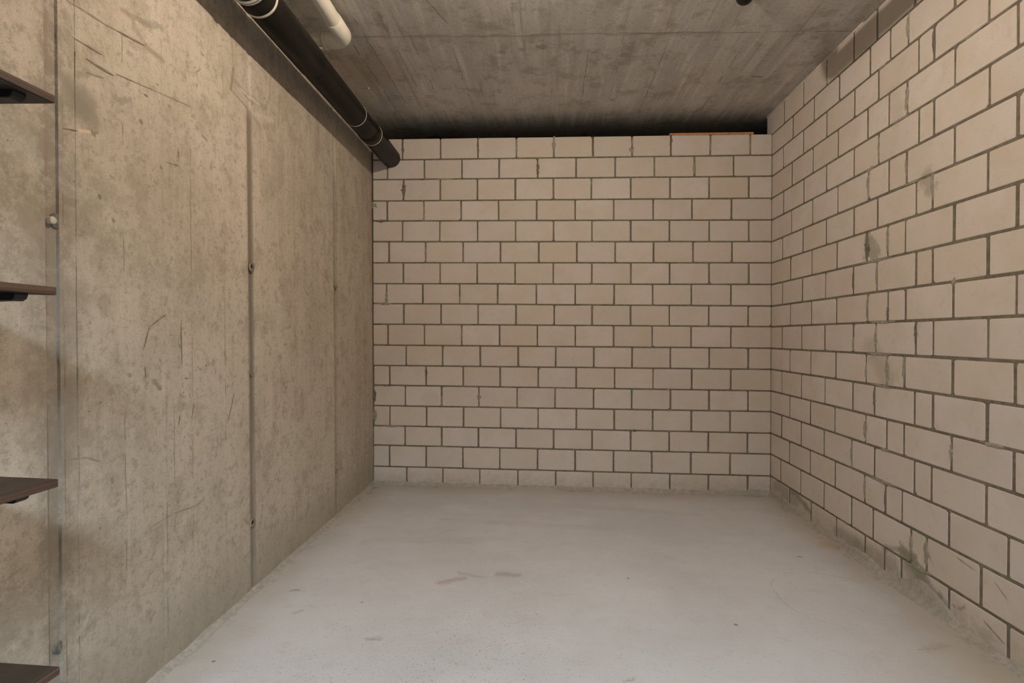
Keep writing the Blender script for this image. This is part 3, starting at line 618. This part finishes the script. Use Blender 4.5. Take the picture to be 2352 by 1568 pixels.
# ------------------------------------------------------------------ black drain pipe along the left wall
def pc(y, dz=0.0): return (-1.0990 + .0167 * (YB - y), y, c + 1.257 + dz)
dp = empty('drain_pipe', pc(YB)); prop(dp, 'black plastic drain pipe running under the ceiling along the concrete wall into the block wall', 'pipe')
def child(o, p):
    o.parent = p; o.matrix_parent_inverse = p.matrix_basis.inverted() if False else o.matrix_parent_inverse
    return o
def part(name, me, mat, root, smooth=True):
    off = root.location
    for q in me.vertices: q.co = q.co - off
    me.update(); o = link(name, me, mat, root, smooth=False)
    if smooth:
        for p in me.polygons: p.use_smooth = len(p.vertices) == 4
    return o
part('pipe', tube('pipe', [pc(-.54), pc(1.0), pc(2.0), pc(3.0), pc(YB + .10)], [.0655] * 5, 56), M['black_pipe'], dp)
def sleeve(y0, y1, r_, root):
    return part('sleeve', tube('sleeve', [pc(y0), pc(y0 + .002), pc(y1 - .002), pc(y1)], [r_ - .002, r_, r_, r_ - .002], 56), M['black_pipe'], root)
sleeve(1.83, 2.34, .0680, dp); sleeve(3.10, 3.19, .0672, dp)
def ring(name, y, wd, r_, mat):
    return part(name, tube(name, [pc(y - wd / 2), pc(y - wd / 2 + .0008), pc(y + wd / 2 - .0008), pc(y + wd / 2)], [r_ - .0015, r_, r_, r_ - .0015], 56), mat, dp)
ring('pale_ring', 2.901, .0045, .0672, M['ring']); ring('pale_ring', 3.192, .0050, .0690, M['ring']); ring('pale_ring', 1.885, .011, .0700, M['ring'])  # thin pale bands around the drain pipe
st = ring('perforated_strap', 1.805, .019, .0705, M['steel']); st['label'] = 'galvanised perforated strap'
vs, fs = [], []
for k in range(64):                          # punched holes of the strap
    a = 2 * PI * k / 64; cx, cy, cz = pc(1.805); R_ = .0708
    for_d = []
    for q in range(8):
        b = 2 * PI * q / 8; da = .0024 * math.cos(b) / R_; dy = .0030 * math.sin(b)
        for_d.append((cx + R_ * math.cos(a + da) - dp.location.x, cy + dy - dp.location.y, cz + R_ * math.sin(a + da) - dp.location.z))
    n0 = len(vs); vs += for_d; fs.append(tuple(range(n0, n0 + 8)))
o = link('strap_holes', mesh('strap_holes', vs, fs), M['hole'], st); o['kind'] = 'stuff'
# hanger of that strap up to the ceiling
vs, fs = [], []; hx, hy, hz = pc(1.805)
box(vs, fs, hx - .010 - dp.location.x, hx + .010 - dp.location.x, hy - .0015 - dp.location.y, hy + .0015 - dp.location.y, hz + .073 - dp.location.z, zceil(hx) - dp.location.z)
link('strap_hanger', mesh('strap_hanger', vs, fs), M['steel'], dp)

# ------------------------------------------------------------------ cream pipe with elbow
R1, R2 = .0355, .0390; ex, ey, ez = -.984, 2.512, c + 1.457
wp = empty('white_pipe', (ex, ey, ez)); prop(wp, 'cream plastic waste pipe with an elbow under the ceiling beside the black pipe', 'pipe')
part('pipe', tube('pipe', [(ex, -.54, ez + .032), (ex, 1.5, ez + .028), (ex, 1.9, ez + .022), (ex, ey - .16, ez), (ex, ey - .10, ez)], [R1] * 5, 40), M['white_pipe'], wp)
part('pipe', tube('pipe', [(ex - .10, ey, ez), (-1.215, ey, ez)], [R1] * 2, 40), M['white_pipe'], wp)
br = .055; pts = [(ex, ey - .165, ez), (ex, ey - .163, ez), (ex, ey - br, ez)]
for k in range(1, 13):
    a = PI / 2 * k / 12; pts.append((ex - br + br * math.cos(a), ey - br + br * math.sin(a), ez))
pts += [(ex - .113, ey, ez), (ex - .115, ey, ez)]
part('elbow', tube('elbow', pts, [R2 - .002] + [R2] * (len(pts) - 2) + [R2 - .002], 40), M['white_pipe'], wp)
part('elbow_collar', tube('elbow_collar', [(ex - .098, ey, ez), (ex - .099, ey, ez), (ex - .114, ey, ez), (ex - .115, ey, ez)], [R2, R2 + .002, R2 + .002, R2], 40), M['white_pipe'], wp)
# dark gap between the two halves of the elbow, over the outer bend
gp = []
for k in range(9):
    a = math.radians(-62 + k * 11); bb = math.radians(40); cx, cy = ex - br + br * math.cos(bb), ey - br + br * math.sin(bb); n_ = Vector((math.cos(bb), math.sin(bb), 0))
    gp.append(Vector((cx, cy, ez)) + (n_ * math.cos(a) + Vector((0, 0, 1)) * math.sin(a)) * (R2 + .0001))
part('elbow_seam', tube('elbow_seam', gp, [.0004, .0009, .0012, .0013, .0013, .0013, .0012, .0009, .0004], 6), M['seam'], wp)

# ------------------------------------------------------------------ black pipe end dropping from the ceiling at the top right
qx, qy, qz, qr = .838, 2.302, c + 1.436, .033
bp = empty('bent_pipe', (qx, qy, zceil(qx))); prop(bp, 'black bent pipe end under the ceiling near the right block wall', 'pipe')
br = .036; pts = [(qx + .03, -.54, qz), (qx + .03, 1.2, qz), (qx + .012, qy - .20, qz), (qx, qy - br, qz)]
for k in range(1, 11):
    a = PI / 2 * k / 10; pts.append((qx, qy - br + br * math.sin(a), qz + br - br * math.cos(a)))
pts.append((qx, qy, zceil(qx) + .01))
part('pipe', tube('pipe', pts, [qr] * len(pts), 36), M['black_pipe'], bp)
part('pipe_collar', tube('pipe_collar', [(qx + .011, qy - .215, qz), (qx + .011, qy - .213, qz), (qx + .007, qy - .13, qz), (qx + .007, qy - .128, qz)], [qr, qr + .004, qr + .004, qr], 36), M['black_pipe'], bp)

# ------------------------------------------------------------------ bare bulb
lp = empty('ceiling_lamp', (LAMP.x, LAMP.y, zceil(LAMP.x))); prop(lp, 'bare round bulb in a white holder on the ceiling', 'lamp')
zc = zceil(LAMP.x) - LAMP.z
part('bulb', (lambda me: ([setattr(q, 'co', q.co + LAMP) for q in me.vertices], me)[1])(lathe('bulb', [(.001, -.020), (.008, -.0185), (.0145, -.014), (.0185, -.008), (.020, 0), (.0185, .008), (.0145, .0145), (.009, .019)], 28)), M['bulb'], lp)
part('lamp_holder', (lambda me: ([setattr(q, 'co', q.co + LAMP) for q in me.vertices], me)[1])(lathe('lamp_holder', [(.008, .019), (.013, .020), (.015, zc - .014), (.036, zc - .010), (.038, zc)], 28)), M['porcelain'], lp)

# ------------------------------------------------------------------ shelves on the left wall, close to the lens
YF = .927; XF = -.927; TH = .0155
def make_shelf(z, label, kind_top=False):
    """z: height of the underside at the front edge"""
    wl = lw_x(YF); root = empty('wall_shelf', (wl, YF, z)); prop(root, label, 'shelf', 'wall shelves at the left')
    tilt = -.022
    def tl(me):
        for q in me.vertices: q.co.z += tilt * (q.co.x - XF)
        me.update(); return me
    part('shelf_board', tl(bev('shelf_board', lw_x(-.2) - .004 + .006, XF - .0008, -.20, YF, z, z + TH, .0012)), M['shelf'], root, False)
    part('edge_strip', tl(bev('edge_strip', XF - .0008, XF + .0004, -.20, YF - .0006, z + .0005, z + TH - .0005, .0003, 1)), M['shelf_edge'], root, False)
    for yb_ in (.879, .15):
        bw, bt = .012, .0145; xa = lw_x(yb_); xt = XF - .018
        bm = bmesh.new()
        # rounded channel arm
        prof_ = [(xa, z - bt - .012), (xt - .030, z - bt), (xt - .010, z - bt), (xt - .003, z - bt * .70), (xt, z - bt * .25), (xt, z + .0008), (xa, z + .0008)]
        a = [bm.verts.new((x, yb_ - bw, zz + tilt * (x - XF))) for x, zz in prof_]; b = [bm.verts.new((x, yb_ + bw, zz + tilt * (x - XF))) for x, zz in prof_]
        bm.faces.new(a); bm.faces.new(list(reversed(b)))
        for k in range(len(prof_)): bm.faces.new((a[k], b[k], b[(k + 1) % len(prof_)], a[(k + 1) % len(prof_)]))
        bmesh.ops.bevel(bm, geom=[e for e in bm.edges if e.calc_length() < .05 and abs(e.verts[0].co.y - e.verts[1].co.y) < 1e-5], offset=.0015, segments=1, affect='EDGES')
        arm = part('bracket', frombm('bracket', bm), M['metal_black'], root, False)
        me = bev('bracket_leg', xa, xa + .004, yb_ - bw, yb_ + bw, z - .15, z - .004, .001, 1)
        for q in me.vertices: q.co = q.co - root.location
        link('bracket_leg', me, M['metal_black'], arm)
    return root
make_shelf(c + .4388, 'dark brown wall shelf highest of the four, its underside showing, on the concrete wall')
make_shelf(c + .0776, 'dark brown wall shelf seen edge-on near eye level, second from the top')
make_shelf(c - .2865, 'dark brown wall shelf below eye level, third from the top, its upper face showing')
make_shelf(c - .6450, 'dark brown wall shelf lowest of the four, in the bottom left corner')

# ------------------------------------------------------------------ board and shadow stand-ins on top of the block wall
t_ = zrow(0, 1.1); sl = (ZR[0] - ZL[0]) / 1000 / (XR - XL)
me = bev('orange_board', .836, 1.394, YB + .004, YB + .115, 0, .016, .001, 1)
for q in me.vertices: q.co.z += zrow(0, q.co.x) + .0012
for q in me.vertices: q.co -= Vector((1.115, YB + .06, t_))
o = link('flat_board', me, M['board'], None, (1.115, YB + .06, t_)); prop(o, 'thin orange-brown board lying on top of the back block wall', 'board')
def shadow_form(x, w_, h_, seed, label, peak):  # black solid added to stand in for a dark shadow shape
    n = 14; v = []; f = []; y0_ = YB + .090
    zb = zrow(0, x) - .0006
    for i in range(n + 1):
        t = i / n; xx = x + (t - .5) * w_; e = 1 - abs(t - peak) / (peak if t < peak else 1 - peak)
        h = max(.004, h_ * max(0, e) ** .8 * (1 + .3 * noise.noise(Vector((t * 7, seed, 0)))))
        zz = zrow(0, xx) - .0006
        v += [(xx, y0_ - .02, zz), (xx, y0_ + .024, zz), (xx, y0_ + .012, zz + h), (xx, y0_ - .008, zz + h * .9)]
    for i in range(n):
        a, b = i * 4, i * 4 + 4
        for q in range(4): f.append((a + q, b + q, b + (q + 1) % 4, a + (q + 1) % 4))
    f += [(0, 1, 2, 3), (n * 4 + 3, n * 4 + 2, n * 4 + 1, n * 4)]
    v = [Vector(p) - Vector((x, y0_, zb)) for p in v]
    o = link('shadow_shape', fix(mesh('shadow_shape', v, f)), M['shadow_form'], None, (x, y0_, zb)); prop(o, label, 'shadow_form', 'shadow stand-ins on the block wall')
shadow_form(-.76, .26, .062, 3, 'black shadow stand-in on top of the back block wall nearer the black drain pipe', .22)
shadow_form(.245, .15, .060, 8, 'black shadow stand-in on top of the back block wall near its middle', .62)

# screw in the ceiling with a thread hanging from it
sx, sy = -1.045, 3.10
sx, sy = -1.100, 3.165
sc = empty('hanging_thread', (sx, sy, zceil(sx))); prop(sc, 'pale screw head in the ceiling with a thin thread hanging beside the drain pipe', 'screw')
part('screw_head', tube('screw_head', [(sx, sy, zceil(sx) + .001), (sx, sy, zceil(sx) - .003), (sx, sy, zceil(sx) - .005)], [.006, .0065, .003], 16), M['screw'], sc)
part('thread', tube('thread', [(sx, sy, zceil(sx) - .004), (sx + .001, sy, zceil(sx) - .06), (sx + .001, sy, zceil(sx) - .115)], [.0005] * 3, 6), M['thread'], sc)
